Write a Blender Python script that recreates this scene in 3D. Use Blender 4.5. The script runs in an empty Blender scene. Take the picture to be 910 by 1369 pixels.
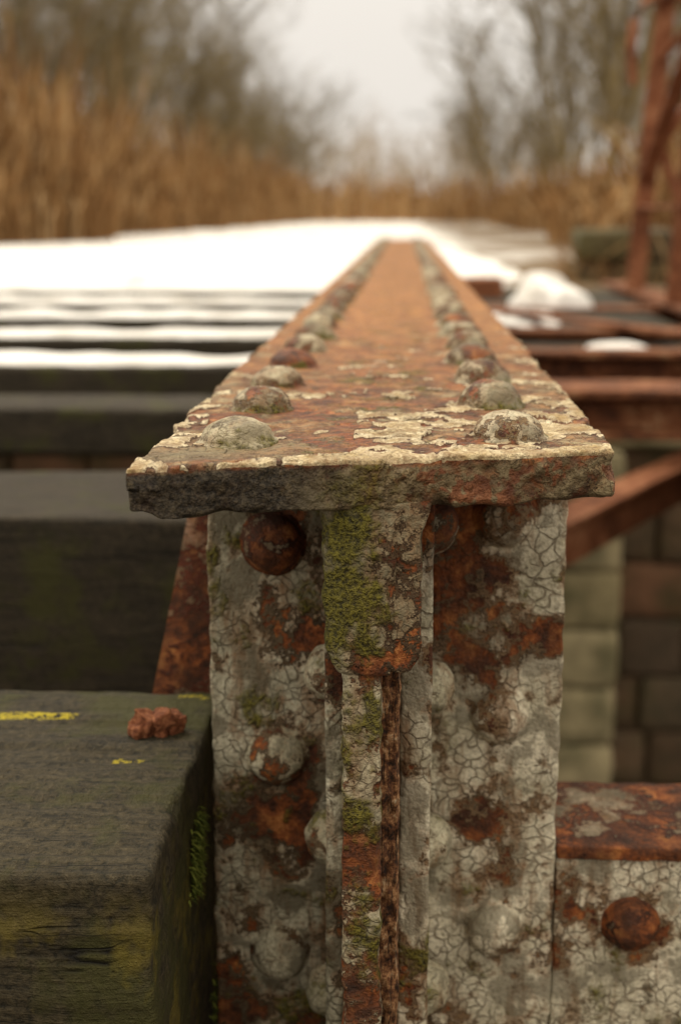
import bpy, math, random
from mathutils import Vector, noise as mn, Matrix
random.seed(7)
R = random.uniform
sc = bpy.context.scene
COL = sc.collection
sc.view_settings.view_transform = 'Standard'
sc.view_settings.look = 'None'
sc.view_settings.exposure = 0

# ------------------------------------------------------------ node helper
class N:
    def __init__(s, name):
        s.m = bpy.data.materials.new(name); s.m.use_nodes = True
        s.t = s.m.node_tree; s.b = s.t.nodes['Principled BSDF']
        s.b.inputs['Roughness'].default_value = .8
        s.b.inputs['Specular IOR Level'].default_value = .25
    def nd(s, k): return s.t.nodes.new(k)
    def L(s, a, b):
        if isinstance(a, bpy.types.NodeSocket): s.t.links.new(a, b)
        elif isinstance(a, (tuple, list)):
            a = tuple(a)
            try: b.default_value = a if len(a) == len(b.default_value) else a + (1,)
            except TypeError: b.default_value = a[0]
        else: b.default_value = a
    def obj(s): return s.nd('ShaderNodeTexCoord').outputs['Object']
    def attr(s, nm):
        n = s.nd('ShaderNodeAttribute'); n.attribute_name = nm; return n.outputs['Fac']
    def vmul(s, v, k):
        n = s.nd('ShaderNodeVectorMath'); n.operation = 'MULTIPLY'; s.L(v, n.inputs[0]); n.inputs[1].default_value = k; return n.outputs[0]
    def noise(s, v, sc_, det=4, ro=.5, out=0, dist=0):
        n = s.nd('ShaderNodeTexNoise'); s.L(v, n.inputs['Vector']); n.inputs['Scale'].default_value = sc_
        n.inputs['Detail'].default_value = det; n.inputs['Roughness'].default_value = ro; n.inputs['Distortion'].default_value = dist
        return n.outputs[out]
    def vor(s, v, sc_, feat='F1', out=0):
        n = s.nd('ShaderNodeTexVoronoi'); n.feature = feat; s.L(v, n.inputs['Vector']); n.inputs['Scale'].default_value = sc_
        return n.outputs[out]
    def warp(s, v, sc_, amt, det=2):
        n = s.noise(v, sc_, det, .6, 1)
        a = s.nd('ShaderNodeVectorMath'); a.operation = 'SUBTRACT'; s.L(n, a.inputs[0]); a.inputs[1].default_value = (.5, .5, .5)
        b = s.nd('ShaderNodeVectorMath'); b.operation = 'SCALE'; s.L(a.outputs[0], b.inputs[0]); b.inputs['Scale'].default_value = amt
        c = s.nd('ShaderNodeVectorMath'); c.operation = 'ADD'; s.L(v, c.inputs[0]); s.L(b.outputs[0], c.inputs[1]); return c.outputs[0]
    def ma(s, op, a, b=0, c=0, clamp=False):
        n = s.nd('ShaderNodeMath'); n.operation = op; n.use_clamp = clamp
        s.L(a, n.inputs[0]); s.L(b, n.inputs[1]); s.L(c, n.inputs[2]); return n.outputs[0]
    def step(s, v, a, b, lo=0., hi=1.):
        n = s.nd('ShaderNodeMapRange'); n.clamp = True; s.L(v, n.inputs[0]); s.L(a, n.inputs[1]); s.L(b, n.inputs[2])
        n.inputs[3].default_value = lo; n.inputs[4].default_value = hi; return n.outputs[0]
    def mix(s, f, a, b, mode='MIX'):
        n = s.nd('ShaderNodeMix'); n.data_type = 'RGBA'; n.blend_type = mode
        s.L(f, n.inputs[0]); s.L(a, n.inputs[6]); s.L(b, n.inputs[7]); return n.outputs[2]
    def ramp(s, f, stops):
        n = s.nd('ShaderNodeValToRGB'); e = n.color_ramp.elements
        while len(e) < len(stops): e.new(.5)
        for i, (p, c) in enumerate(stops): e[i].position = p; e[i].color = tuple(c) + (1,)
        s.L(f, n.inputs[0]); return n.outputs[0]
    def xyz(s, v):
        n = s.nd('ShaderNodeSeparateXYZ'); s.L(v, n.inputs[0]); return n.outputs
    def island(s): return s.nd('ShaderNodeNewGeometry').outputs['Random Per Island']
    def fin(s, col, h=None, dist=.002, rough=None, strength=1.):
        s.L(col, s.b.inputs['Base Color'])
        if rough is not None: s.L(rough, s.b.inputs['Roughness'])
        if h is not None:
            n = s.nd('ShaderNodeBump'); n.inputs['Distance'].default_value = dist; n.inputs['Strength'].default_value = strength
            s.L(h, n.inputs['Height']); s.L(n.outputs[0], s.b.inputs['Normal'])
        return s.m

RUST = [(.30, (.018, .009, .006)), (.43, (.085, .028, .012)), (.54, (.22, .064, .018)), (.68, (.44, .18, .055))]
def peel(name, c1, c2, under, t=.5, cell=70, moss=None, extra=None, bump=.0018, stain=.6, rust=RUST, crackw=.05, post=None, mosscol=None, crackamt=.5, mids=48, lift=.65, soot=.55, rough=.72):
    n = N(name); P = n.obj(); W = n.warp(P, 32, .026)
    big = n.noise(P, 9, 3, .6); mid = n.noise(P, mids, 5, .72); fine = n.noise(P, 340, 2, .7)
    e = n.vor(W, cell, 'DISTANCE_TO_EDGE')
    m = n.ma('ADD', big, n.ma('MULTIPLY', n.ma('SUBTRACT', mid, .5), .85))
    if extra: m = n.ma('ADD', m, extra(n, P))
    top = n.step(m, t, t + .005); und = n.step(m, t - .06, t - .05)
    c3 = n.noise(P, 22, 2, .5)
    crk = n.ma('MULTIPLY', n.step(e, crackw, crackw * .2), n.step(c3, .44, .56, 1, 0))
    topm = n.ma('MULTIPLY', top, n.ma('SUBTRACT', 1., n.ma('MULTIPLY', crk, crackamt)))
    rc = n.ramp(n.noise(P, 42, 4, .8, dist=.3), rust)
    rc = n.mix(n.step(c3, .42, .60, 0, .55), rc, (.045, .022, .013))
    pv = n.noise(P, 17, 4, .75)
    pc = n.mix(n.step(pv, .38, .62), c1, c2)
    pc = n.mix(n.ma('MULTIPLY', n.step(m, t + .08, t, 0, stain), n.step(pv, .35, .6, .4, 1)), pc, (.22, .09, .03))
    S = n.vmul(P, (1, 1, .2))
    pc = n.mix(n.step(n.noise(S, 45, 3, .75), .50, .68, 0, stain), pc, (.20, .10, .04))
    pc = n.mix(n.step(fine, .48, .72, 0, .5), pc, (.07, .055, .035))
    pc = n.mix(n.step(mid, .44, .36, 0, .8), pc, (.085, .068, .038))
    pc = n.mix(n.step(n.ma('ADD', c3, n.ma('MULTIPLY', n.ma('SUBTRACT', mid, .5), .8)), .53, .60, 0, soot), pc, (.10, .082, .05))
    u = n.mix(n.step(mid, .4, .6), under, tuple(x * .45 for x in under))
    col = n.mix(und, rc, u); col = n.mix(topm, col, pc)
    edge = n.ma('MULTIPLY', n.step(m, t - .020, t - .002), n.step(m, t + .008, t + .000))
    col = n.mix(n.ma('MULTIPLY', edge, .75), col, (.016, .009, .006))
    h = n.ma('ADD', n.ma('MULTIPLY', und, .4), n.ma('MULTIPLY', topm, lift))
    h = n.ma('ADD', h, n.ma('MULTIPLY', mid, 1.5)); h = n.ma('ADD', h, n.ma('MULTIPLY', fine, .45))
    if moss:
        mm = n.ma('ADD', n.noise(P, 17, 4, .75), moss(n, P))
        mk = n.step(mm, .53, .62)
        mc = mosscol or ((.030, .028, .007), (.20, .175, .022))
        col = n.mix(n.ma('MULTIPLY', mk, .88), col, n.mix(n.step(fine, .36, .62), mc[0], mc[1]))
        h = n.ma('ADD', h, n.ma('MULTIPLY', mk, n.ma('MULTIPLY', fine, 1.3)))
    if post: col = post(n, P, col, mid, fine)
    return n.fin(col, h, bump, rough)

def f_front(n, P):
    o = n.xyz(P); return n.ma('SUBTRACT', o[1], n.ma('MULTIPLY', o[0], .267))
def flange_extra(n, P):
    f = f_front(n, P); o = n.xyz(P)
    b = n.step(f, .15, .7, .03, -.06)
    c = n.step(n.ma('ABSOLUTE', o[0]), .05, .13, -.02, .03)
    return n.ma('ADD', b, c)
def flange_post(n, P, col, mid, fine):
    o = n.xyz(P); f = f_front(n, P)
    nn = n.noise(P, 26, 4, .75)
    k3 = n.ma('MULTIPLY', n.step(nn, .46, .58, 0, .75), n.step(o[2], -.004, -.002))
    col = n.mix(k3, col, n.mix(n.step(mid, .4, .6), (.14, .058, .024), (.38, .19, .07)))
    ff = n.ma('MULTIPLY', n.step(o[2], -.003, -.007), n.step(f, .02, .01))
    col = n.mix(n.ma('MULTIPLY', ff, n.step(nn, .60, .46, .15, .85)), col, n.mix(n.step(mid, .38, .62), (.045, .032, .016), (.24, .185, .10)))
    red = n.ma('MULTIPLY', n.ma('MULTIPLY', ff, n.step(o[0], -.02, .03)), n.step(n.noise(P, 33, 3, .7), .54, .57))
    col = n.mix(n.ma('MULTIPLY', red, .8), col, n.mix(n.step(mid, .4, .6), (.08, .025, .012), (.22, .07, .028)))
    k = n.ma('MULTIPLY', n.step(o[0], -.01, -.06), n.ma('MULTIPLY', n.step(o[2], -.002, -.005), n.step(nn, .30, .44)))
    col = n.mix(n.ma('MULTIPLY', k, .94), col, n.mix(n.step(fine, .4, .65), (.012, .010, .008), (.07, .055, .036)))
    kg = n.ma('MULTIPLY', n.ma('MULTIPLY', n.step(o[0], -.03, -.11), n.step(f, .13, .04)), n.step(nn, .36, .56, .2, .8))
    kg = n.ma('MULTIPLY', kg, n.step(f, .01, .02))
    col = n.mix(kg, col, n.mix(n.step(fine, .35, .65), (.075, .060, .034), (.20, .165, .095)))
    k2 = n.ma('MULTIPLY', n.step(o[1], .20, 1.2), n.step(nn, .36, .58, .35, .9))
    col = n.mix(k2, col, n.mix(n.step(mid, .38, .62), (.21, .08, .022), (.52, .24, .07)))
    F = n.ma('ADD', n.attr('film'), n.ma('MULTIPLY', n.ma('SUBTRACT', mid, .5), .16))
    col = n.mix(n.ma('MULTIPLY', n.step(F, -.09, -.01), .7), col, (.05, .022, .012))
    fc = n.mix(n.step(nn, .40, .60), (.66, .56, .36), (.38, .27, .12))
    fc = n.mix(n.step(F, .16, .0, 0, .55), fc, (.78, .70, .52))
    fc = n.mix(n.step(fine, .46, .70, 0, .75), fc, (.16, .09, .04))
    fc = n.mix(n.step(mid, .55, .44, 0, .6), fc, (.20, .115, .05))
    return n.mix(n.step(F, .0, .012), col, fc)
M_FL = peel('flange_peeling_paint', (.40, .33, .19), (.22, .17, .09), (.17, .10, .045), t=.55, cell=80, extra=flange_extra,
            moss=lambda n, P: n.ma('ADD', n.step(f_front(n, P), .02, .25, -.06, -.07), n.step(n.ma('ABSOLUTE', n.xyz(P)[0]), .08, .03, -.06, .08)), bump=.0040, post=flange_post, crackw=.03, stain=.7, lift=.9, rough=.6)
M_ST = peel('stem_mossy_paint', (.32, .28, .18), (.15, .13, .08), (.10, .06, .03), t=.50, cell=110, crackamt=.3, soot=.3,
            moss=lambda n, P: n.ma('ADD', n.step(n.xyz(P)[0], .016, -.008, -.07, .05), n.step(n.xyz(P)[2], -.035, -.09, -.02, .04)), bump=.0045, crackw=.05)
M_WEB = peel('web_peeling_paint', (.54, .50, .35), (.28, .25, .16), (.16, .08, .04), t=.50, cell=110, crackamt=.4, soot=.4,
             moss=lambda n, P: n.step(n.xyz(P)[2], -.14, -.34, .09, .0), bump=.0042, crackw=.07)
def stf_extra(n, P):
    o = n.xyz(P); band = n.ma('MULTIPLY', n.step(o[2], -.13, -.16), n.step(o[2], -.24, -.21, 0, -.03))
    return n.ma('ADD', n.ma('ADD', n.step(o[2], -.22, -.32, .015, .035), band), n.step(o[0], .06, .12, -.01, .03))
def stl_extra(n, P):
    z = n.xyz(P)[2]; return n.ma('ADD', n.step(z, -.22, -.26, 0.01, .05), n.ma('MULTIPLY', n.step(z, -.13, -.15), n.step(z, -.23, -.21, 0, -.03)))
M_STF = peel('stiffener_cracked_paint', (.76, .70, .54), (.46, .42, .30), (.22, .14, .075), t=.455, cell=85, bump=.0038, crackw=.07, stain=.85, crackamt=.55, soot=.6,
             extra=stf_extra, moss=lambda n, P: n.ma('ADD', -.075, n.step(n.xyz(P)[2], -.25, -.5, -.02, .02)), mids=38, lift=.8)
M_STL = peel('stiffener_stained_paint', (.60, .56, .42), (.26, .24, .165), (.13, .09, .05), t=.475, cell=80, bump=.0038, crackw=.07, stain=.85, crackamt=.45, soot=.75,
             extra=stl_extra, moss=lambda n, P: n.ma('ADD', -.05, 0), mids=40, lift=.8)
M_RV = peel('rivet_paint', (.56, .50, .35), (.31, .26, .16), (.19, .12, .055), t=.475, cell=100, bump=.0030, moss=lambda n, P: n.step(n.xyz(P)[2], .003, .009, .02, -.11), crackamt=.3, rough=.5)
M_RP = peel('web_rivet_paint', (.56, .52, .38), (.33, .30, .20), (.15, .10, .055), t=.42, cell=90, bump=.0030, moss=lambda n, P: n.ma('ADD', -.07, 0), crackamt=.4, soot=.6)
M_RR = peel('rivet_rust', (.36, .29, .20), (.15, .12, .08), (.10, .035, .018), t=.585, cell=90, bump=.003)
def mk_rust(name, stops, b):
    n = N(name); P = n.obj(); a = n.noise(P, 9, 4, .7); f = n.noise(P, 60, 3, .75)
    c = n.ramp(n.ma('ADD', n.ma('MULTIPLY', a, .6), n.ma('MULTIPLY', f, .4)), stops)
    return n.fin(c, n.ma('ADD', a, f), b)
M_RUST = mk_rust('rusted_steel', [(.36, (.035, .016, .010)), (.47, (.12, .043, .019)), (.55, (.22, .082, .034)), (.66, (.36, .22, .12))], .004)
M_RAIL = mk_rust('rusted_railing_steel', [(.36, (.07, .026, .013)), (.5, (.22, .078, .034)), (.66, (.40, .19, .10))], .003)
def mk_scale():
    n = N('rust_scale'); P = n.obj(); f = n.noise(P, 75, 5, .8); g = n.noise(n.vmul(P, (3, 1, .35)), 160, 4, .7)
    c = n.ramp(f, [(.36, (.018, .009, .006)), (.47, (.14, .055, .022)), (.56, (.38, .20, .09)), (.66, (.55, .44, .29))])
    c = n.mix(n.step(g, .48, .40, 0, .85), c, (.02, .011, .007))
    return n.fin(c, n.ma('ADD', n.ma('MULTIPLY', g, 1.4), f), .004)
M_SCALE = mk_scale()
M_RED = peel('red_oxide_plate', (.34, .22, .15), (.2, .09, .05), (.14, .038, .018), t=.55, cell=60, bump=.003)

def mk_wood(name, c1, c2, c3, marks=False, mosst=.60, kb=1.):
    n = N(name); P = n.obj(); Wp = n.warp(P, 6, .03)
    g = n.noise(n.vmul(Wp, (5, 110, 110)), 1., 4, .75)
    g2 = n.noise(n.vmul(Wp, (1.2, 26, 26)), 1, 3, .6)
    crack = n.step(n.ma('ABSOLUTE', n.ma('SUBTRACT', g2, .5)), .0, .010)
    crack = n.ma('MAXIMUM', crack, n.step(n.noise(P, 6, 2, .5), .44, .47))
    rough = n.noise(P, 160, 4, .8); blot = n.noise(P, 13, 4, .75)
    c = n.mix(n.step(g, .36, .64), c1, c2)
    c = n.mix(n.step(blot, .42, .6, 0, .8), c, c3)
    c = n.mix(n.step(rough, .54, .68, 0, .5), c, tuple(x * 1.7 for x in c2))
    c = n.mix(n.step(rough, .49, .38, 0, .8), c, (.009, .009, .005))
    c = n.mix(n.step(g, .42, .34, 0, .6), c, (.010, .009, .006))
    c = n.mix(n.step(n.ma('ADD', n.noise(P, 9, 4, .7), n.ma('MULTIPLY', g2, .1)), mosst - .04, mosst + .08, 0, .75), c, (.055, .054, .012))
    c = n.mix(n.ma('SUBTRACT', 1., crack), c, (.006, .005, .004))
    if marks:
        o = n.xyz(P)
        def mark(x0, x1, y0, w, s):
            yy = n.ma('ADD', o[1], n.ma('MULTIPLY', n.ma('SUBTRACT', blot, .5), .03))
            a = n.step(n.ma('ABSOLUTE', n.ma('SUBTRACT', yy, y0)), w, w * .4)
            b = n.ma('MULTIPLY', n.step(o[0], x0, x0 + .004), n.step(o[0], x1, x1 - .01))
            return n.step(n.ma('MULTIPLY', n.ma('MULTIPLY', a, b), n.step(rough, s, s + .14)), .1, .5, 0, .9)
        k = n.ma('MAXIMUM', mark(-.9, -.248, .214, .0095, .40), mark(-.205, -.178, .123, .004, .42))
        k = n.ma('MAXIMUM', k, mark(-.178, -.147, .262, .006, .46))
        c = n.mix(k, c, (.46, .37, .02))
        c = n.mix(n.ma('MULTIPLY', n.step(blot, .52, .62, 0, .5), n.step(o[2], -.262, -.30)), c, (.20, .155, .02))
    h = n.ma('ADD', n.ma('MULTIPLY', g, 1.3), n.ma('MULTIPLY', crack, 1.))
    h = n.ma('ADD', h, n.ma('MULTIPLY', rough, 1.5)); h = n.ma('ADD', h, n.ma('MULTIPLY', blot, 1.2))
    return n.fin(c, h, .0035 * kb, .72)
M_W1 = mk_wood('weathered_timber', (.022, .018, .010), (.078, .062, .034), (.046, .036, .019), True, .56)
M_W2 = mk_wood('weathered_timber_far', (.024, .019, .012), (.066, .050, .031), (.04, .031, .020), False, .62)
def mk_snow():
    n = N('snow'); P = n.obj()
    return n.fin(n.mix(n.step(n.noise(P, 6, 4, .6), .45, .7), (.88, .87, .85), (.74, .71, .66)), n.noise(P, 25, 4, .6), .012, .6)
M_SN = mk_snow()

# ------------------------------------------------------------ mesh helpers
def mkobj(name, vs, fs, mat, parent=None, smooth=True):
    me = bpy.data.meshes.new(name); me.from_pydata(vs, [], fs); me.update()
    if smooth: me.polygons.foreach_set('use_smooth', [True] * len(me.polygons))
    if mat: me.materials.append(mat)
    o = bpy.data.objects.new(name, me); COL.objects.link(o)
    if parent: o.parent = parent
    return o
def empty(name, parent=None):
    o = bpy.data.objects.new(name, None); COL.objects.link(o); o.empty_display_size = .1
    if parent: o.parent = parent
    return o
def ax(a, b, step, r=0.):
    n = max(1, int(round((b - a) / step)))
    s = set(round(a + (b - a) * i / n, 6) for i in range(n + 1))
    if r > 0 and b - a > 2.2 * r:
        for q in (r * .25, r * .6, r): s.add(round(a + q, 6)); s.add(round(b - q, 6))
    return sorted(s)
def gboxdata(xs, ys, zs, r=.002, amp=.0005, fr=60, seed=0, shape=None, chip=0., verts=None, faces=None):
    verts = [] if verts is None else verts; faces = [] if faces is None else faces
    idx = {}; nx, ny, nz = len(xs) - 1, len(ys) - 1, len(zs) - 1
    lo = (xs[0], ys[0], zs[0]); hi = (xs[-1], ys[-1], zs[-1]); off = Vector((seed * 7.31, seed * 3.7, seed * 1.9))
    mh = min(hi[i] - lo[i] for i in range(3)) * .49
    def V(i, j, k):
        key = (i, j, k)
        if key in idx: return idx[key]
        p = Vector((xs[i], ys[j], zs[k]))
        nn = mn.noise(p * fr * .7 + off)
        rr = r * (1. + .6 * nn)
        if chip:
            c = mn.noise(p * 22 + off * 2) + .5 * mn.noise(p * 70 + off)
            rr += max(0, c - .12) * chip
        rr = min(rr, mh)
        inn = Vector([min(max(p[a], lo[a] + rr), hi[a] - rr) for a in range(3)])
        d = p - inn
        if d.length > 1e-9:
            d.normalize(); p = inn + d * rr
        q = p + d * (amp * (mn.noise(p * fr + off) + .5 * mn.noise(p * fr * 3 + off) + .9 * mn.noise(p * fr * .25 + off)))
        if shape: q = shape(q)
        idx[key] = len(verts); verts.append(q[:]); return idx[key]
    for i in range(nx):
        for j in range(ny):
            faces.append((V(i, j, 0), V(i, j + 1, 0), V(i + 1, j + 1, 0), V(i + 1, j, 0)))
            faces.append((V(i, j, nz), V(i + 1, j, nz), V(i + 1, j + 1, nz), V(i, j + 1, nz)))
    for i in range(nx):
        for k in range(nz):
            faces.append((V(i, 0, k), V(i + 1, 0, k), V(i + 1, 0, k + 1), V(i, 0, k + 1)))
            faces.append((V(i, ny, k), V(i, ny, k + 1), V(i + 1, ny, k + 1), V(i + 1, ny, k)))
    for j in range(ny):
        for k in range(nz):
            faces.append((V(0, j, k), V(0, j, k + 1), V(0, j + 1, k + 1), V(0, j + 1, k)))
            faces.append((V(nx, j, k), V(nx, j + 1, k), V(nx, j + 1, k + 1), V(nx, j, k + 1)))
    return verts, faces
def gbox(name, xs, ys, zs, mat, parent=None, smooth=True, **kw):
    v, f = gboxdata(xs, ys, zs, **kw); return mkobj(name, v, f, mat, parent, smooth)
def sbox(name, x0, x1, y0, y1, z0, z1, mat, parent=None, step=.05, r=.004, **kw):
    return gbox(name, ax(x0, x1, step, r), ax(y0, y1, step, r), ax(z0, z1, step, r), mat, parent, r=r, **kw)
def frame(d):
    d = d.normalized(); u = Vector((0, 0, 1)) if abs(d.z) < .9 else Vector((1, 0, 0))
    a = d.cross(u).normalized(); return a, d.cross(a).normalized()
def rivets(name, items, mat, parent, seg=40, rings=12):
    vs, fs = [], []
    for (c, axd, rad, h) in items:
        c = Vector(c); axd = Vector(axd).normalized(); a, b = frame(axd); base = len(vs); sd = Vector((R(0, 50), R(0, 50), R(0, 50)))
        ox, oy = R(-.06, .06), R(-.06, .06)
        prof = [(1.12, -.15), (1.11, .02), (1.03, .07)]
        for i in range(1, rings):
            t = i / rings * math.pi / 2
            prof.append((math.cos(t), .07 + .93 * math.sin(t)))
        for (pr, ph) in prof:
            for k in range(seg):
                th = 2 * math.pi * k / seg
                u = Vector((math.cos(th) * pr, math.sin(th) * pr, ph))
                w = 1 + .05 * mn.noise(u * 1.5 + sd) + .035 * mn.noise(u * 5 + sd)
                vs.append((c + (a * (math.cos(th) * pr + ox * ph) + b * (math.sin(th) * pr + oy * ph)) * rad * w + axd * h * ph * (1 + .08 * mn.noise(u * 2 + sd) + .04 * mn.noise(u * 6 + sd)))[:])
        top = len(vs); vs.append((c + (a * ox + b * oy) * rad + axd * h)[:])
        n = len(prof)
        for r_ in range(n - 1):
            for k in range(seg):
                k2 = (k + 1) % seg
                fs.append((base + r_ * seg + k, base + r_ * seg + k2, base + (r_ + 1) * seg + k2, base + (r_ + 1) * seg + k))
        for k in range(seg): fs.append((base + (n - 1) * seg + k, base + (n - 1) * seg + (k + 1) % seg, top))
    return mkobj(name, vs, fs, mat, parent)
def bar(vs, fs, p0, p1, w, t, up=Vector((0, 1, 0))):
    p0, p1 = Vector(p0), Vector(p1); d = (p1 - p0).normalized(); a = d.cross(up)
    if a.length < .01: a = d.cross(Vector((1, 0, 0)))
    a.normalize(); b = d.cross(a).normalized(); base = len(vs)
    L_ = (p1 - p0).length; n = max(1, int(L_ / .12))
    for i in range(n + 1):
        c = p0.lerp(p1, i / n) + a * .006 * mn.noise(p0 + d * i * .5)
        for s1, s2 in ((-1, -1), (1, -1), (1, 1), (-1, 1)): vs.append((c + a * s1 * w / 2 + b * s2 * t / 2)[:])
    for i in range(n):
        q = base + i * 4
        for k in range(4): fs.append((q + k, q + (k + 1) % 4, q + 4 + (k + 1) % 4, q + 4 + k))
    fs.append((base, base + 3, base + 2, base + 1)); q = base + n * 4; fs.append((q, q + 1, q + 2, q + 3))
def tube(vs, fs, pts, rads, sides=6):
    base = len(vs); n = len(pts)
    for i, p in enumerate(pts):
        d = (pts[min(i + 1, n - 1)] - pts[max(i - 1, 0)]); a, b = frame(d)
        for k in range(sides):
            th = 2 * math.pi * k / sides; vs.append((p + (a * math.cos(th) + b * math.sin(th)) * rads[i])[:])
    for i in range(n - 1):
        for k in range(sides):
            k2 = (k + 1) % sides; q = base + i * sides
            fs.append((q + k, q + k2, q + sides + k2, q + sides + k))

# ------------------------------------------------------------ GIRDER
G = empty('riveted_steel_girder')
lf = [((-.096 + R(-.002, .002), .06 + .152 * k, .0), (R(-.04, .04), 0, 1), .0245 * R(.93, 1.04), .0185 * R(.9, 1.1)) for k in range(47)]
rg = [((.083 + R(-.002, .002), .088 + .155 * k, .0), (R(-.04, .04), 0, 1), .0250 * R(.93, 1.06), .0190 * R(.9, 1.1)) for k in range(46)]
film = []
def shear(p):
    k = max(0., 1 - max(0, p.y) / .5)
    y = p.y + p.x * .267 * k
    if p.y < .05: y += (.007 * mn.noise(Vector((p.x * 18, 3.3, 0))) + .004 * mn.noise(Vector((p.x * 60, p.z * 50, 0))) + .0015 * mn.noise(Vector((p.x * 160, p.z * 160, 3)))) * (1 - max(0, p.y) / .05)
    z = p.z
    x = p.x; F = -1.
    if p.z > -.0045:
        q = Vector((p.x, p.y, 0))
        wq = q + Vector((mn.noise(q * 40), mn.noise(q * 40 + Vector((9, 9, 9))), 0)) * .006
        F = .55 * mn.noise(wq * 15 + Vector((3, 1, 0))) + .42 * mn.noise(wq * 42) + .24 * mn.noise(q * 120)
        f = max(0, p.y)
        b = -.07 - .20 * min(1, f / .5) - .3 * max(0, min(1, (f - .55) / .6))
        if p.x < -.02: b -= .14
        else: b += .08 * max(0, 1 - f / .3)
        lip = max(0, 1 - f / .022)
        b += lip * (.40 if -.12 < p.x < .13 else .18)
        b += .20 * max(0, (abs(p.x) - .125) / .025)
        F += b
        if p.y < 1.2:
            s = max(0, min(1, F / .05))
            z += .0007 * s
            if F > 0: z += .0026 * max(0, 1 - F / .11) * max(0, .38 + mn.noise(q * 30 + Vector((0, 0, 7)))) * (0 if f < .004 else 1)
            else: z -= .0004 * max(0, 1 + F / .15)
    else:
        z += .0020 * mn.noise(Vector((p.x * 45, 8, 0))) * max(0, 1 - max(0, p.y) / .03) * min(1, -p.z / .03)
    z += .0012 * mn.noise(Vector((p.x * 9, p.y * 5, 1)))
    if p.x < -.13 and p.z < -.015 and p.y < .1: z += .005 * min(1, (-.13 - p.x) / .012)
    if p.x < -.1 and p.y < .3: x += .003 * mn.noise(Vector((0, p.y * 30, p.z * 60)))
    film.append(F)
    return Vector((x, y, z))
ysl = ax(0, .30, .0014); st = .0016
while ysl[-1] < .8: ysl.append(ysl[-1] + st); st *= 1.012
while ysl[-1] < 7.3: ysl.append(ysl[-1] * 1.03 + .002)
fl_ = gbox('top_flange', ax(-.15, .15, .0014, .003), ysl, ax(-.032, 0, .0015, .003), M_FL, G, r=.0028, amp=.0014, fr=55, shape=shear, chip=.020)
at = fl_.data.attributes.new('film', 'FLOAT', 'POINT'); at.data.foreach_set('value', film)
def stemshape(lo):
    def f(p):
        if p.z > -.055:
            k = ((p.z + .055) / .025) ** 2; s = -1 if p.x < -.008 else 1
            p = Vector((p.x + s * .006 * min(k, 1.4), p.y, p.z))
        if p.z < -.125:
            k = (-.125 - p.z) / .02; p = Vector((p.x + ( .012 if p.x < -.015 else (-.008 if p.x > .008 else 0)) * min(k, 1), p.y, p.z))
        p.x += .0026 * mn.noise(Vector((lo, 0, p.z * 45))) + .001 * mn.noise(Vector((lo, p.x * 20, p.z * 130))); p.y += .002 * mn.noise(Vector((p.x * 40, lo, p.z * 30)))
        return p
    return f
gbox('angle_leg_left', ax(-.036, .009, .0015, .003), ax(.0, .10, .003, .003) + [.2, .5, 1, 2, 4, 7], ax(-.143, -.0285, .0015, .003), M_ST, G, r=.0025, amp=.0016, fr=70, seed=2, chip=.012, shape=stemshape(1))
gbox('angle_leg_right', ax(.0052, .026, .0015, .003), ax(.0025, .10, .003, .003) + [.2, .5, 1, 2, 4, 7], ax(-.1405, -.0285, .0015, .003), M_ST, G, r=.0025, amp=.0012, fr=70, seed=3, chip=.014, shape=stemshape(1))
def webshape(p):
    p = Vector(p); p.x += .0022 * mn.noise(Vector((0, 2, p.z * 30))) + .0012 * mn.noise(Vector((0, 2, p.z * 110))); p.y += .003 * mn.noise(Vector((p.x * 30, 5, p.z * 25))); return p
gbox('web_plate', ax(-.024, .001, .0013, .003), ax(.004, .10, .0025, .003) + [.2, .5, 1, 2, 4, 7], ax(-.75, -.14, .002, .003), M_WEB, G, r=.003, amp=.0012, fr=75, seed=4, chip=.018, shape=webshape)
def fsh(p):
    p = Vector(p); k = max(0, 1 - (p.y - .02) / .05)
    p.x += .0022 * mn.noise(Vector((0, 2, p.z * 30))) * k + .0012 * mn.noise(Vector((4, 2, p.z * 90))) * k
    p.y += (.006 * mn.noise(Vector((1, p.x * 60, p.z * 28))) + .004 * mn.noise(Vector((3, p.x * 200, p.z * 110)))) * k + .35 * (p.x - .001) * k; return p
gbox('corroded_filler_plate', ax(-.0015, .0125, .0010), ax(.022, .12, .003), ax(-.75, -.142, .0016), M_SCALE, G, r=.001, amp=.0012, fr=110, seed=50, chip=.004, shape=fsh)
ZB = -.75
def stiff(tag, s, xl, xo, mat, sd):
    x0, x1 = sorted(xl)
    gbox('stiffener_%s_inner_leg' % tag, ax(x0, x1, .003, .003), ax(.098, .20, .004, .003), ax(ZB, -.0315, .004, .003), mat, G, r=.003, amp=.0008, fr=60, seed=sd, chip=.008)
    a, b = sorted((xl[1] + s * .0005, xo))
    def sh(p):
        p = Vector(p); 
        if abs(p.x - xo) < .01: p.x += .0016 * mn.noise(Vector((0, sd, p.z * 30))) + .001 * mn.noise(Vector((0, sd, p.z * 90)))
        return p
    gbox('stiffener_%s_outer_leg' % tag, ax(a, b, .003, .003), ax(.186, .2, .004, .002), ax(ZB, -.0315, .003, .003), mat, G, r=.0025, amp=.0009, fr=50, seed=sd + 1, chip=.01, shape=sh)
stiff('right', 1, (.0130, .036), .139, M_STF, 11)
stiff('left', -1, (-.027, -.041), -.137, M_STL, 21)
rivets('flange_rivets_front', lf[:6] + rg[:6], M_RV, G, 56, 18)
rivets('flange_rivets_back', lf[6:] + rg[6:], M_RV, G, 20, 7)
rivets('stiffener_rivets_right', [((.092, .186, z), (0, -1, 0), .0225, .020) for z in (-.078, -.238, -.422, -.60)], M_STF, G, 48, 16)
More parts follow.
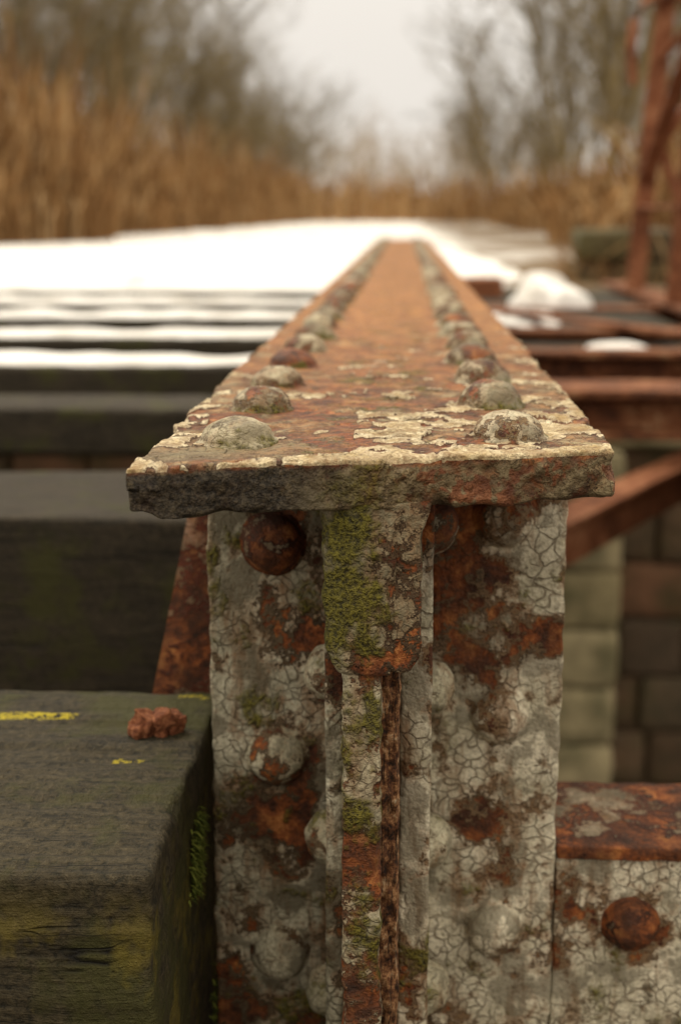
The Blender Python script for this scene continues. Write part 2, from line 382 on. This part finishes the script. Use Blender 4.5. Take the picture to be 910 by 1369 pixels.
rivets('stiffener_rivets_left', [((-.084, .186, z), (0, -1, 0), .0225, .020) for z in (-.2755, -.449, -.62)], M_RP, G, 48, 16)
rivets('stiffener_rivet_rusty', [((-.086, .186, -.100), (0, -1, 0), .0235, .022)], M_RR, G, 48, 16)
rivets('leg_rivets', [((.0362, .145, z), (1, 0, 0), .021, .018) for z in (-.075, -.2, -.326, -.452)] + [((-.0412, .145, z), (-1, 0, 0), .021, .018) for z in (-.19, -.325, -.455)], M_RP, G, 40, 14)
gbox('sloping_gusset', [-.24, -.2, -.16, -.13], [.30, .312], ax(-.55, -.032, .02), M_RED, G, r=.001, amp=.0005, shape=lambda p: Vector((-.13 + (p.x + .13) * (.22 + 1.0 * (-.032 - p.z) / .5), p.y, p.z)))

# ------------------------------------------------------------ near sleeper, debris and moss
def sleeper(x0, x1, y0, y1, z0, z1, mat, step=.012, r=.012, seed=0, chip=.01):
    xs = ax(x0, x1, step, r)
    if x1 - x0 > 1.2:
        xs = sorted(set(list(ax(x0, x1 - .6, .06)) + ax(x1 - .6, x1, step, r)))
    return gbox('timber_sleeper', xs, ax(y0, y1, step, r), ax(z0, z1, step, r), mat, None, r=r, amp=.0025, fr=14, seed=seed, chip=chip)
ZT = -.256
def nsh(p):
    g = .0022 * mn.noise(Vector((p.x * 4, p.y * 60, p.z * 60))) + .0012 * mn.noise(Vector((p.x * 12, p.y * 170, p.z * 170)))
    if p.z > ZT - .02: return Vector((p.x, p.y, p.z + g * 1.4))
    return Vector((p.x + .0015 * mn.noise(Vector((1, p.y * 60, p.z * 60))), p.y + g * 1.4, p.z))
gbox('timber_sleeper', sorted(set(ax(-2.4, -.62, .05) + ax(-.62, -.142, .005, .006))), ax(-.055, .28, .004, .006), ax(-.62, ZT, .004, .006), M_W1, None,
          r=.005, amp=.0018, fr=22, seed=3, chip=.010, shape=nsh)
fv, ff = [], []
for (c, s, rot, sd) in (((-.189, .180, ZT + .008), (.007, .010, .009), .4, 1), ((-.177, .184, ZT + .011), (.014, .009, .006), -.4, 2), ((-.195, .174, ZT + .004), (.005, .008, .005), .1, 4), ((-.167, .186, ZT + .008), (.006, .009, .008), .2, 7), ((-.180, .184, ZT + .004), (.012, .008, .005), .0, 9)):
    M = Matrix.Translation(c) @ Matrix.Rotation(rot, 4, 'Y') @ Matrix.Rotation(sd, 4, 'Z')
    gboxdata(ax(-s[0], s[0], .0013), ax(-s[1], s[1], .0013), ax(-s[2], s[2], .0013), r=.0015, amp=.0020, fr=150, seed=sd, chip=.010, shape=lambda p, M=M: M @ p, verts=fv, faces=ff)
def mk_frag():
    n = N('rust_lump'); P = n.obj(); c = n.ramp(n.noise(P, 200, 5, .8), [(.34, (.05, .016, .008)), (.5, (.22, .07, .028)), (.68, (.42, .19, .09))])
    return n.fin(c, n.noise(P, 320, 4, .8), .003)
mkobj('rust_fragment', fv, ff, mk_frag())
def mk_moss():
    n = N('moss'); return n.fin(n.ramp(n.island(), [(0, (.03, .045, .006)), (.6, (.10, .12, .018)), (1, (.20, .22, .04))]))
M_MOSS = mk_moss()
def moss(name, pts, ln, parent=None):
    vs, fs = [], []
    for (p, nr) in pts:
        p = Vector(p); nr = (Vector(nr) + Vector((R(-.9, .9), R(-.9, .9), R(-.7, .9)))).normalized(); l = ln * R(.4, 1); a, b = frame(nr); w = .0006
        q = len(vs); m_ = p + nr * l * .5; t_ = p + nr * l + Vector((0, 0, -l * .3))
        vs += [(p - a * w)[:], (p + a * w)[:], (m_ + a * w * 1.4)[:], (m_ - a * w * 1.4)[:], t_[:]]
        fs += [(q, q + 1, q + 2, q + 3), (q + 3, q + 2, q + 4)]
    return mkobj(name, vs, fs, M_MOSS, parent)
pts = []
for c, n_, rad in (((-.141, .115, -.325), 500, .013), ((-.141, .105, -.342), 250, .008), ((-.141, .135, -.312), 150, .008), ((-.141, .2, -.5), 100, .02)):
    for i in range(n_):
        pts.append(((c[0], c[1] + random.gauss(0, rad * .8), c[2] + random.gauss(0, rad * .8)), (1, -.3, .1)))
moss('moss_tuft', pts, .010)

# ------------------------------------------------------------ more sleepers
sleeper(-3.6, -.145, .95, 1.29, -.60, ZT, M_W2, .02, .010, 5, .006)
sleeper(-3.8, -.150, 1.92, 2.15, -.345, ZT + .01, M_W2, .02, .012, 6)
yy = [(2.86, 3.08), (3.72, 3.92), (4.60, 4.80), (5.50, 5.70), (6.45, 6.65)]
for i, (a, b) in enumerate(yy): sleeper(-4.2, -.150, a, b, -.52, ZT - .004 + R(-.010, .0), M_W2, .035, .016, 7 + i)
def snow_patch(name, x0, x1, y0, y1, z, h, step=.03, rag=.5, seed=0, edge=.08, peak=None):
    vs, fs = [], []; nx = max(4, int((x1 - x0) / step)); ny = max(6, int((y1 - y0) / step)); 
    for j in range(ny + 1):
        for i in range(nx + 1):
            x = x0 + (x1 - x0) * i / nx; y = y0 + (y1 - y0) * j / ny
            d = min(x - x0, x1 - x, (y - y0), (y1 - y)) / edge
            d += rag * (mn.noise(Vector((x * 3, y * 5, seed))) + .5 * mn.noise(Vector((x * 11, y * 13, seed)))) - rag * .4
            k = max(-.3, min(1, d)); k = k if k < 0 else math.sin(k * math.pi / 2) ** .7
            if min(i, j, nx - i, ny - j) == 0: k = -.3
            hh = h * (1 + .6 * mn.noise(Vector((x * 5, y * 4, seed + 3))))
            if peak: hh *= max(.15, 1 - ((x - peak[0]) / peak[2]) ** 2) 
            vs.append((x, y, z + hh * k))
    for j in range(ny):
        for i in range(nx):
            q = j * (nx + 1) + i; fs.append((q, q + 1, q + nx + 2, q + nx + 1))
    return mkobj(name, vs, fs, M_SN)
snow_patch('snow_patch', -3.7, -1.12, 1.99, 2.13, ZT + .009, .012, .015, 1.3, 1, .05)
for i, (a, b) in enumerate(yy): snow_patch('snow_patch', -4.2, -.24 - .08 * (i < 2), a + .01, b - .005, ZT - .014, .027, .02, 1.0, i * 7 + 2, .05)

# ------------------------------------------------------------ right-hand cross girders
C1 = empty('riveted_cross_girder')
sbox('front_plate', .1405, 1.35, .192, .206, -.72, -.362, M_STF, C1, .006, .002, amp=.0008, fr=50, seed=31, chip=.006)
sbox('top_flange', .1405, 1.35, .188, .318, -.362, -.350, M_RR, C1, .006, .002, amp=.0009, fr=50, seed=32, chip=.006)
rivets('rivets', [((.203 + .15 * k, .192, -.419), (0, -1, 0), .0215, .019) for k in range(7)] , M_RR, C1, 40, 14)
def cross(y0, y1, zt, hgt, x1=1.3, mat=M_RUST, name='steel_cross_beam', x0=.06):
    c = empty(name)
    sbox('top_flange', x0, x1, y0, y1, zt - .018, zt, mat, c, .05, .003, amp=.001)
    sbox('web', x0, x1, y0 + .06, y0 + .075, zt - hgt, zt - .0185, mat, c, .05, .003, amp=.001)
    sbox('bottom_flange', x0, x1, y0 + .01, y1 - .01, zt - hgt - .018, zt - hgt - .0005, mat, c, .05, .003, amp=.001)
    rivets('rivets', [((x0 + .1 + .14 * k, y0 + .06, zt - hgt * .5), (0, -1, 0), .018, .014) for k in range(int((x1 - x0) / .14))], mat, c, 16, 6)
    return c
cross(2.30, 2.52, -.252, .10)
cross(3.30, 3.44, -.262, .12)
cross(4.05, 4.2, -.26, .10)
cross(5.35, 5.60, -.27, .14)
sbox('steel_bearing_block', .15, .52, 6.2, 6.5, -.36, -.18, M_RAIL, None, .03, .008, amp=.002)
vs, fs = [], []
bar(vs, fs, (.03, 1.80, -.60), (1.25, 4.0, -.60), .10, .014, Vector((0, 0, 1)))
bar(vs, fs, (.06, 1.80, -.66), (1.28, 4.0, -.66), .014, .10, Vector((0, 0, 1)))
mkobj('diagonal_brace', vs, fs, M_RAIL, None, False)
vs, fs = [], []
bar(vs, fs, (.2, 5.2, -.245), (1.2, 3.3, -.245), .07, .014, Vector((0, 0, 1)))
mkobj('diagonal_brace', vs, fs, M_RAIL, None, False)
snow_patch('snow_patch', .36, .66, 4.45, 5.1, -.285, .030, .02, .9, 41, .12)
snow_patch('snow_patch', .60, .84, 3.58, 3.88, -.30, .030, .02, .9, 44, .1)
snow_patch('snow_patch', .48, .88, 5.40, 6.15, -.275, .13, .015, .9, 48, .16, peak=(.66, 0, .32))
snow_patch('snow_patch', .9, 1.25, 2.6, 2.9, -.30, .04, .02, .8, 49, .1)
DK = M_W2
gbox('timber_walkway_plank', ax(.3, 1.1, .05, .01), ax(3.49, 4.0, .05, .01), [-.34, -.325, -.30], DK, None, r=.008, amp=.003, fr=10, seed=2)
gbox('timber_walkway_plank', ax(.2, 1.1, .05, .01), ax(4.26, 5.33, .05, .01), [-.33, -.31, -.285], DK, None, r=.008, amp=.003, fr=10, seed=3)
gbox('timber_walkway_plank', ax(.2, 1.15, .05, .01), ax(5.62, 6.9, .05, .01), [-.33, -.30, -.275], DK, None, r=.008, amp=.003, fr=10, seed=4)
gbox('timber_walkway_plank', ax(.85, 1.15, .05, .01), ax(2.55, 3.2, .05, .01), [-.34, -.32, -.302], DK, None, r=.008, amp=.003, fr=10, seed=5)

E = empty('steel_edge_girder')
sbox('top_flange', 1.16, 1.34, -.4, 7.3, -.26, -.24, M_RUST, E, .06, .003, amp=.001)
sbox('web', 1.243, 1.258, -.4, 7.3, -.70, -.2605, M_RUST, E, .08, .003, amp=.001)
sbox('bottom_flange', 1.16, 1.34, -.4, 7.3, -.72, -.7005, M_RUST, E, .06, .003, amp=.001)
RL = empty('rusty_steel_railing')
vs, fs = [], []
posts = [2.85, 4.05, 5.2, 6.30]
for y in posts:
    bar(vs, fs, (1.20, y, -.24), (1.30, y, 1.30), .095, .012, Vector((0, 1, 0)))
    bar(vs, fs, (1.235, y + .035, -.24), (1.335, y + .035, 1.30), .012, .075, Vector((0, 1, 0)))
    bar(vs, fs, (1.62, y + .02, -.3), (1.28, y + .02, .55), .05, .014, Vector((0, 1, 0)))
for a, b in zip(posts[:-1], posts[1:]):
    bar(vs, fs, (1.235, a, .18), (1.235, b, .18), .012, .08, Vector((1, 0, 0)))
    bar(vs, fs, (1.29, a, 1.18), (1.29, b, 1.18), .012, .08, Vector((1, 0, 0)))
    bar(vs, fs, (1.285, a, 1.1), (1.23, b, .30), .012, .08, Vector((1, 0, 0)))
mkobj('posts_and_rails', vs, fs, M_RAIL, RL, False)
vs, fs = [], []
arc = [Vector((1.15, 6.3, .78)), Vector((1.13, 6.3, .95)), Vector((1.14, 6.3, 1.08)), Vector((1.19, 6.3, 1.17)), Vector((1.28, 6.3, 1.22)), Vector((1.37, 6.3, 1.2)), Vector((1.45, 6.25, 1.1))]
tube(vs, fs, arc, [.024] * len(arc), 8)
arc = [Vector((1.27, 6.28, .9)), Vector((1.36, 6.2, 1.0)), Vector((1.5, 6.1, 1.13)), Vector((1.7, 6.0, 1.17))]
tube(vs, fs, arc, [.024] * len(arc), 8)
arc = [Vector((1.23, 6.28, .4)), Vector((1.3, 6.2, .5)), Vector((1.42, 6.1, .72)), Vector((1.5, 6.0, 1.0))]
tube(vs, fs, arc, [.024] * len(arc), 8)
mkobj('bent_rods', vs, fs, M_RAIL, RL)

# ------------------------------------------------------------ masonry
def mk_stone(name, cs, dark=.5):
    n = N(name); P = n.obj(); i = n.island()
    c = n.ramp(i, [(k / (len(cs) - 1), x) for k, x in enumerate(cs)])
    c = n.mix(n.step(n.noise(P, 7, 4, .7), .4, .65, 0, dark), c, (.035, .032, .02))
    c = n.mix(n.step(n.noise(P, 3, 3, .6), .5, .65, 0, .5), c, (.05, .055, .02))
    return n.fin(c, n.noise(P, 22, 4, .7), .02)
M_S1 = mk_stone('dark_masonry', [(.09, .06, .035), (.15, .09, .05), (.12, .09, .055), (.22, .11, .06), (.08, .06, .04)])
M_S2 = mk_stone('pale_masonry', [(.34, .28, .15), (.48, .40, .24), (.38, .32, .18)], .35)
AB = empty('stone_abutment')
vs, fs = [], []
rs = random.Random(9); z = -3.7; c = 0
while z < -1.2:
    h = .36; x = -6 + (.3 if c % 2 else 0)
    while x < 6:
        w = rs.uniform(.4, .75)
        gboxdata(ax(x + .012, x + w - .012, .12, .02), [7.1 + rs.uniform(-.015, .015), 7.2, 7.4], ax(z + .012, z + h - .012, .12, .02), r=.025, amp=.012, fr=5, seed=rs.randint(0, 99), verts=vs, faces=fs)
        x += w
    z += h; c += 1
mkobj('coursed_blocks', vs, fs, M_S1, AB)
vs, fs = [], []
z = -3.7
while z < -1.5:
    gboxdata(ax(.90, 1.30, .1, .02), ax(6.85, 7.09, .1, .02), ax(z + .012, z + .348, .1, .02), r=.03, amp=.012, fr=5, seed=rs.randint(0, 99), verts=vs, faces=fs); z += .36
mkobj('buttress_blocks', vs, fs, M_S2, AB)
sbox('mortar_core', -6, 6, 7.16, 7.6, -3.9, -1.19, M_S1, AB, .5, .01, amp=.001)
sbox('bearing_shelf', -6, 6, 6.98, 7.7, -1.18, -1.02, M_S2, AB, .1, .02, amp=.008, fr=5)
sbox('back_wall', -6, 6, 7.45, 7.75, -1.019, -.30, M_S1, AB, .15, .02, amp=.008, fr=5)
vs, fs = [], []
for row in range(2):
    x = 1.15
    while x < 4.2:
        w = rs.uniform(.25, .5); h = .2
        gboxdata(ax(x, x + w - .02, .07, .02), ax(8.3 + rs.uniform(-.05, .05), 8.7, .1, .03), ax(-.36 + row * h, -.37 + row * h + h * rs.uniform(.9, 1.1), .07, .02), r=.04, amp=.03, fr=5, seed=rs.randint(0, 99), verts=vs, faces=fs); x += w
mkobj('rubble_stone_wall', vs, fs, mk_stone('mossy_rubble', [(.08, .055, .03), (.13, .09, .045), (.09, .075, .025)]))

# ------------------------------------------------------------ ground
def gz(x, y):
    def ss(a, b, v): t = max(0, min(1, (v - a) / (b - a))); return t * t * (3 - 2 * t)
    up = ss(7.5, 7.7, y) + (1 - ss(-4.5, -2.5, y))
    top = -.30 + .035 * mn.noise(Vector((x * .8, y * .5, 0))) + .03 * ss(7.7, 12, y)
    if y > 12 : top += .05 * mn.noise(Vector((x * .2, y * .12, 5)))
    return -3.7 + (top + 3.7) * min(1, up) + (.08 * mn.noise(Vector((x, y, 9))) if up < .5 else 0)
def grow(a, st, k, end):
    r = [a]
    while r[-1] < end: r.append(r[-1] + st); st *= k
    return r
xp = grow(0, .25, 1.06, 1500); xs = [-v for v in reversed(xp[1:])] + xp
ys = [-1500, -500, -150, -50, -20, -10, -6] + [-4.5 + .35 * i for i in range(34)] + grow(7.45, .06, 1.035, 1800)
vs = [(x, y, gz(x, y)) for y in ys for x in xs]; nx = len(xs)
fs = [(j * nx + i, j * nx + i + 1, (j + 1) * nx + i + 1, (j + 1) * nx + i) for j in range(len(ys) - 1) for i in range(nx - 1)]
def mk_ground():
    n = N('snowy_ground'); P = n.obj(); o = n.xyz(P)
    w = n.noise(P, 1.1, 4, .6); wx = n.ma('MULTIPLY', n.ma('SUBTRACT', w, .5), 2.4)
    xx = n.ma('ADD', o[0], wx)
    m = n.ma('MULTIPLY', n.step(xx, -7.5, -6.5), n.step(xx, 1.0, .6))
    m = n.ma('MULTIPLY', m, n.step(o[2], -.6, -.45))
    tuft = n.ma('MULTIPLY', n.step(n.noise(P, 3.5, 4, .7), .56, .61), n.step(o[1], 9, 13))
    m = n.ma('MULTIPLY', m, n.ma('SUBTRACT', 1., tuft))
    far = n.ma('MULTIPLY', n.step(n.noise(P, .4, 4, .6), .5, .56), .35)
    m = n.ma('MAXIMUM', m, n.ma('MULTIPLY', far, n.step(o[2], -.6, -.45)))
    c = n.mix(m, n.mix(n.noise(P, 5, 4, .7), (.07, .045, .02), (.20, .13, .06)), (.85, .84, .82))
    mud = n.step(o[2], -3., -2.)
    c = n.mix(mud, n.mix(n.noise(P, 3, 4, .7), (.02, .016, .01), (.05, .04, .025)), c)
    return n.fin(c, n.noise(P, 8, 4, .7), .03)
mkobj('ground', vs, fs, mk_ground())
snow_patch('snow_patch', -6.5, -.2, 7.3, 9.5, -.33, .11, .06, .6, 61, .3)
snow_patch('snow_patch', .25, .9, 8.6, 12., -.30, .06, .05, .6, 63, .25)

# ------------------------------------------------------------ reeds
def mk_veg(name, stops):
    n = N(name); n.b.inputs['Roughness'].default_value = .9; n.b.inputs['Specular IOR Level'].default_value = .1
    return n.fin(n.ramp(n.island(), stops))
M_REED = mk_veg('dry_reed', [(0, (.10, .052, .022)), (.4, (.25, .13, .05)), (.75, (.38, .23, .10)), (1, (.50, .35, .19))])
M_TW = mk_veg('bare_twig', [(0, (.075, .058, .030)), (.5, (.155, .12, .062)), (1, (.27, .21, .11))])
M_TW_HAZE = mk_veg('bare_twig_far_hazed', [(0, (.28, .22, .16)), (1, (.46, .38, .28))])  # mist over the far trees is painted in as paler twig colour
def reeds(name, n, fx, hmin, hmax, seed, w=.012, maxlean=.18):
    rnd = random.Random(seed); vs, fs = [], []
    while n > 0:
        x, y, s = fx(rnd); n -= 1
        h = rnd.uniform(hmin, hmax) * s; z = gz(x, y) - .03
        lx, ly = rnd.gauss(0, maxlean) * h, rnd.gauss(0, maxlean) * h; a = rnd.uniform(0, 3.14); wx, wy = math.cos(a) * w, math.sin(a) * w
        q = len(vs)
        for t, ww in ((0, 1), (.6, 1), (.86, 2.0), (1, .3)):
            cx, cy = x + lx * t * t, y + ly * t * t
            vs += [(cx - wx * ww, cy - wy * ww, z + h * t), (cx + wx * ww, cy + wy * ww, z + h * t)]
        for k in range(3): fs.append((q + 2 * k, q + 2 * k + 1, q + 2 * k + 3, q + 2 * k + 2))
    return mkobj(name, vs, fs, M_REED, None, False)
def fl(r):
    y = 17 + 75 * r.random() ** 1.7; d = abs(r.gauss(0, 1.9)); x = -4.8 - d + .9 * mn.noise(Vector((0, y * .3, 1)))
    if y < 30: x -= (30 - y) * .06
    s = (.78 + .6 * mn.noise(Vector((x * .7, y * .35, 2)))) * min(1, .35 + d * .5) * (1 if r.random() < .8 else 1.35)
    return x, y, s
reeds('reed_bed', 13000, fl, 1.1, 3.2, 3, .012)
def fr_(r):
    y = 13 + 75 * r.random() ** 1.5; d = abs(r.gauss(0, 1.9)); x = 1.9 + d + .03 * y + .7 * mn.noise(Vector((3, y * .3, 1)))
    s = (.65 + .7 * mn.noise(Vector((x * .7, y * .25, 8)))) * min(1, .35 + d * .5)
    return x, y, s
reeds('reed_bed', 7500, fr_, .8, 2.4, 4, .012, .3)
def fc(r):
    y = r.uniform(60, 110); x = r.uniform(-7, 7); return x, y, r.uniform(.4, 1.1)
reeds('reed_bed', 3000, fc, .8, 2.8, 5, .024)
def fw(r): return r.uniform(1.1, 3.6), r.uniform(8.15, 9.3), r.uniform(.5, 1)
reeds('dead_grass', 900, fw, .15, .45, 6, .004, .5)

# ------------------------------------------------------------ trees
def tree_mesh(name, seed, stems, height, spread, levels, kids, r0=.09, droop=0., minr=.006, mat=None):
    rnd = random.Random(seed); vs, fs = [], []
    def br(p, d, ln, r, lv):
        n = 6 if lv == 0 else (4 if lv == 1 else 2); pts = [p.copy()]; rads = [r]; dd = d.copy()
        for i in range(n):
            j = .13 if lv == 0 else .22
            dd = (dd + Vector((rnd.gauss(0, j), rnd.gauss(0, j), rnd.gauss(0, j * .6) + (.10 if lv < 3 else -droop)))).normalized()
            p = p + dd * ln / n; pts.append(p.copy()); rads.append(max(minr * .6, r * (1 - .75 * (i + 1) / n)))
        tube(vs, fs, pts, rads, 5 if lv == 0 else 3)
        if lv < levels:
            for k in range(kids[lv]):
                t = rnd.uniform(.22 if lv == 0 else .12, 1.); f = t * n; i = min(n - 1, int(f)); q = pts[i].lerp(pts[i + 1], f - i)
                ax_ = (pts[i + 1] - pts[i]).normalized(); a, b = frame(ax_); th = rnd.uniform(0, 6.28); an = rnd.uniform(.35, 1.0)
                nd = (ax_ * math.cos(an) + (a * math.cos(th) + b * math.sin(th)) * math.sin(an)).normalized()
                br(q, nd, ln * rnd.uniform(.32, .55) * (1.15 - .45 * t), max(minr, r * .42), lv + 1)
    for s in range(stems):
        th = rnd.uniform(0, 6.28); rr = rnd.uniform(.0, .5)
        d = Vector((math.cos(th) * spread * rnd.uniform(.2, 1), math.sin(th) * spread * rnd.uniform(.2, 1), 1)).normalized()
        br(Vector((math.cos(th) * rr, math.sin(th) * rr, -.2)), d, height * rnd.uniform(.75, 1.05), r0 * rnd.uniform(.7, 1.1), 0)
    me = bpy.data.meshes.new(name); me.from_pydata(vs, [], fs); me.update(); me.materials.append(mat or M_TW); return me
TA = [tree_mesh('willow_mesh', 10 + i, 7, 8.5, .45, 3, (10, 6, 6), r0=.06, minr=.006) for i in range(3)]
TB = [tree_mesh('alder_mesh', 30 + i, 3, 10.5, .30, 3, (15, 6, 5), r0=.10, minr=.006) for i in range(3)]
TC = [tree_mesh('far_mesh', 50, 6, 8, .5, 3, (8, 5, 4), r0=.08, minr=.014, mat=M_TW_HAZE)]
def inst(parent, nm, me, x, y, s, rnd):
    o = bpy.data.objects.new(nm, me); COL.objects.link(o); o.location = (x, y, -.35); o.rotation_euler = (0, 0, rnd.uniform(0, 6.28)); o.scale = (s, s, s * rnd.uniform(.9, 1.1)); o.parent = parent
rt = random.Random(21)
TL = empty('distant_willow_row')
y = 23
while y < 115:
    inst(TL, 'willow', rt.choice(TA), -9.0 + rt.uniform(-.8, .8) - (1.2 if y < 30 else 0), y, rt.uniform(.85, 1.15), rt)
    if y < 60: inst(TL, 'willow', rt.choice(TA), -13.0 + rt.uniform(-1, 1), y + 3, rt.uniform(1., 1.25), rt)
    y += 3.9 + y * .045
for (x, y, s) in ((3.9, 28, .95), (7.2, 24, 1.0), (5.6, 33, 1.0), (9.8, 31, 1.), (7.4, 41, 1.1), (4.4, 44, 1.)):
    e = bpy.data.objects.new('bare_tree', rt.choice(TB)); COL.objects.link(e); e.location = (x, y, -.35); e.rotation_euler = (0, 0, rt.uniform(0, 6)); e.scale = (s, s, s)
TR = empty('distant_tree_row')
y = 52
while y < 130:
    inst(TR, 'tree', rt.choice(TB), 6.3 + rt.uniform(-1, 1.2), y, rt.uniform(.9, 1.1), rt)
    inst(TR, 'tree', rt.choice(TB), 12 + rt.uniform(-1.5, 2), y + 3, rt.uniform(.9, 1.2), rt); y += 14
TF = empty('far_woodland')
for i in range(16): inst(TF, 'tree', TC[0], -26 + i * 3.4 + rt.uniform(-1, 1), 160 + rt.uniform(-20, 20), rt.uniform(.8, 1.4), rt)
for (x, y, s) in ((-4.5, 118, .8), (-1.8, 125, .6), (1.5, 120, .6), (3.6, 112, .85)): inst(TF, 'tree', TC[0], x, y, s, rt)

# ------------------------------------------------------------ light
w = bpy.data.worlds.new('World'); sc.world = w; w.use_nodes = True
nt = w.node_tree; bg = nt.nodes['Background']
EL, AZ = math.radians(58), math.radians(318)
sky = nt.nodes.new('ShaderNodeTexSky'); sky.sky_type = 'NISHITA'; sky.sun_disc = False
sky.sun_elevation = EL; sky.sun_rotation = AZ; sky.air_density = 1; sky.dust_density = 5
hs = nt.nodes.new('ShaderNodeHueSaturation'); hs.inputs['Saturation'].default_value = .1
nt.links.new(sky.outputs[0], hs.inputs['Color'])
tc = nt.nodes.new('ShaderNodeTexCoord'); sp = nt.nodes.new('ShaderNodeSeparateXYZ'); nt.links.new(tc.outputs['Generated'], sp.inputs[0])
rp = nt.nodes.new('ShaderNodeMapRange'); nt.links.new(sp.outputs[2], rp.inputs[0]); rp.inputs[1].default_value = .05; rp.inputs[2].default_value = 1.
rp.interpolation_type = 'SMOOTHSTEP'
cl = nt.nodes.new('ShaderNodeMix'); cl.data_type = 'RGBA'; nt.links.new(rp.outputs[0], cl.inputs[0])
cl.inputs[6].default_value = (9.3, 8.7, 7.9, 1); cl.inputs[7].default_value = (23.5, 20.8, 16.6, 1)   # overcast: bright zenith
mx = nt.nodes.new('ShaderNodeMix'); mx.data_type = 'RGBA'; mx.inputs[0].default_value = .88
nt.links.new(hs.outputs[0], mx.inputs[6]); nt.links.new(cl.outputs[2], mx.inputs[7])
nt.links.new(mx.outputs[2], bg.inputs[0]); bg.inputs[1].default_value = .1
sd = bpy.data.lights.new('sun', 'SUN'); sd.energy = 1.5; sd.angle = math.radians(11); sd.color = (1, .92, .77)
so = bpy.data.objects.new('sun', sd); COL.objects.link(so)
dirv = Vector((math.sin(AZ) * math.cos(EL), math.cos(AZ) * math.cos(EL), math.sin(EL)))
so.rotation_euler = (-dirv).to_track_quat('-Z', 'Y').to_euler()

# ------------------------------------------------------------ camera
cd = bpy.data.cameras.new('camera'); co = bpy.data.objects.new('camera', cd); COL.objects.link(co); sc.camera = co
cd.sensor_fit = 'VERTICAL'; cd.sensor_height = 23.6; cd.lens = 23.6 * 1800 / 1369; cd.clip_start = .02; cd.clip_end = 4000
co.location = (.013, -.82, .148)
co.rotation_euler = (math.radians(90 - 12.5), 0, math.radians(2.67))
cd.dof.use_dof = True; cd.dof.focus_distance = .88; cd.dof.aperture_fstop = 3.2
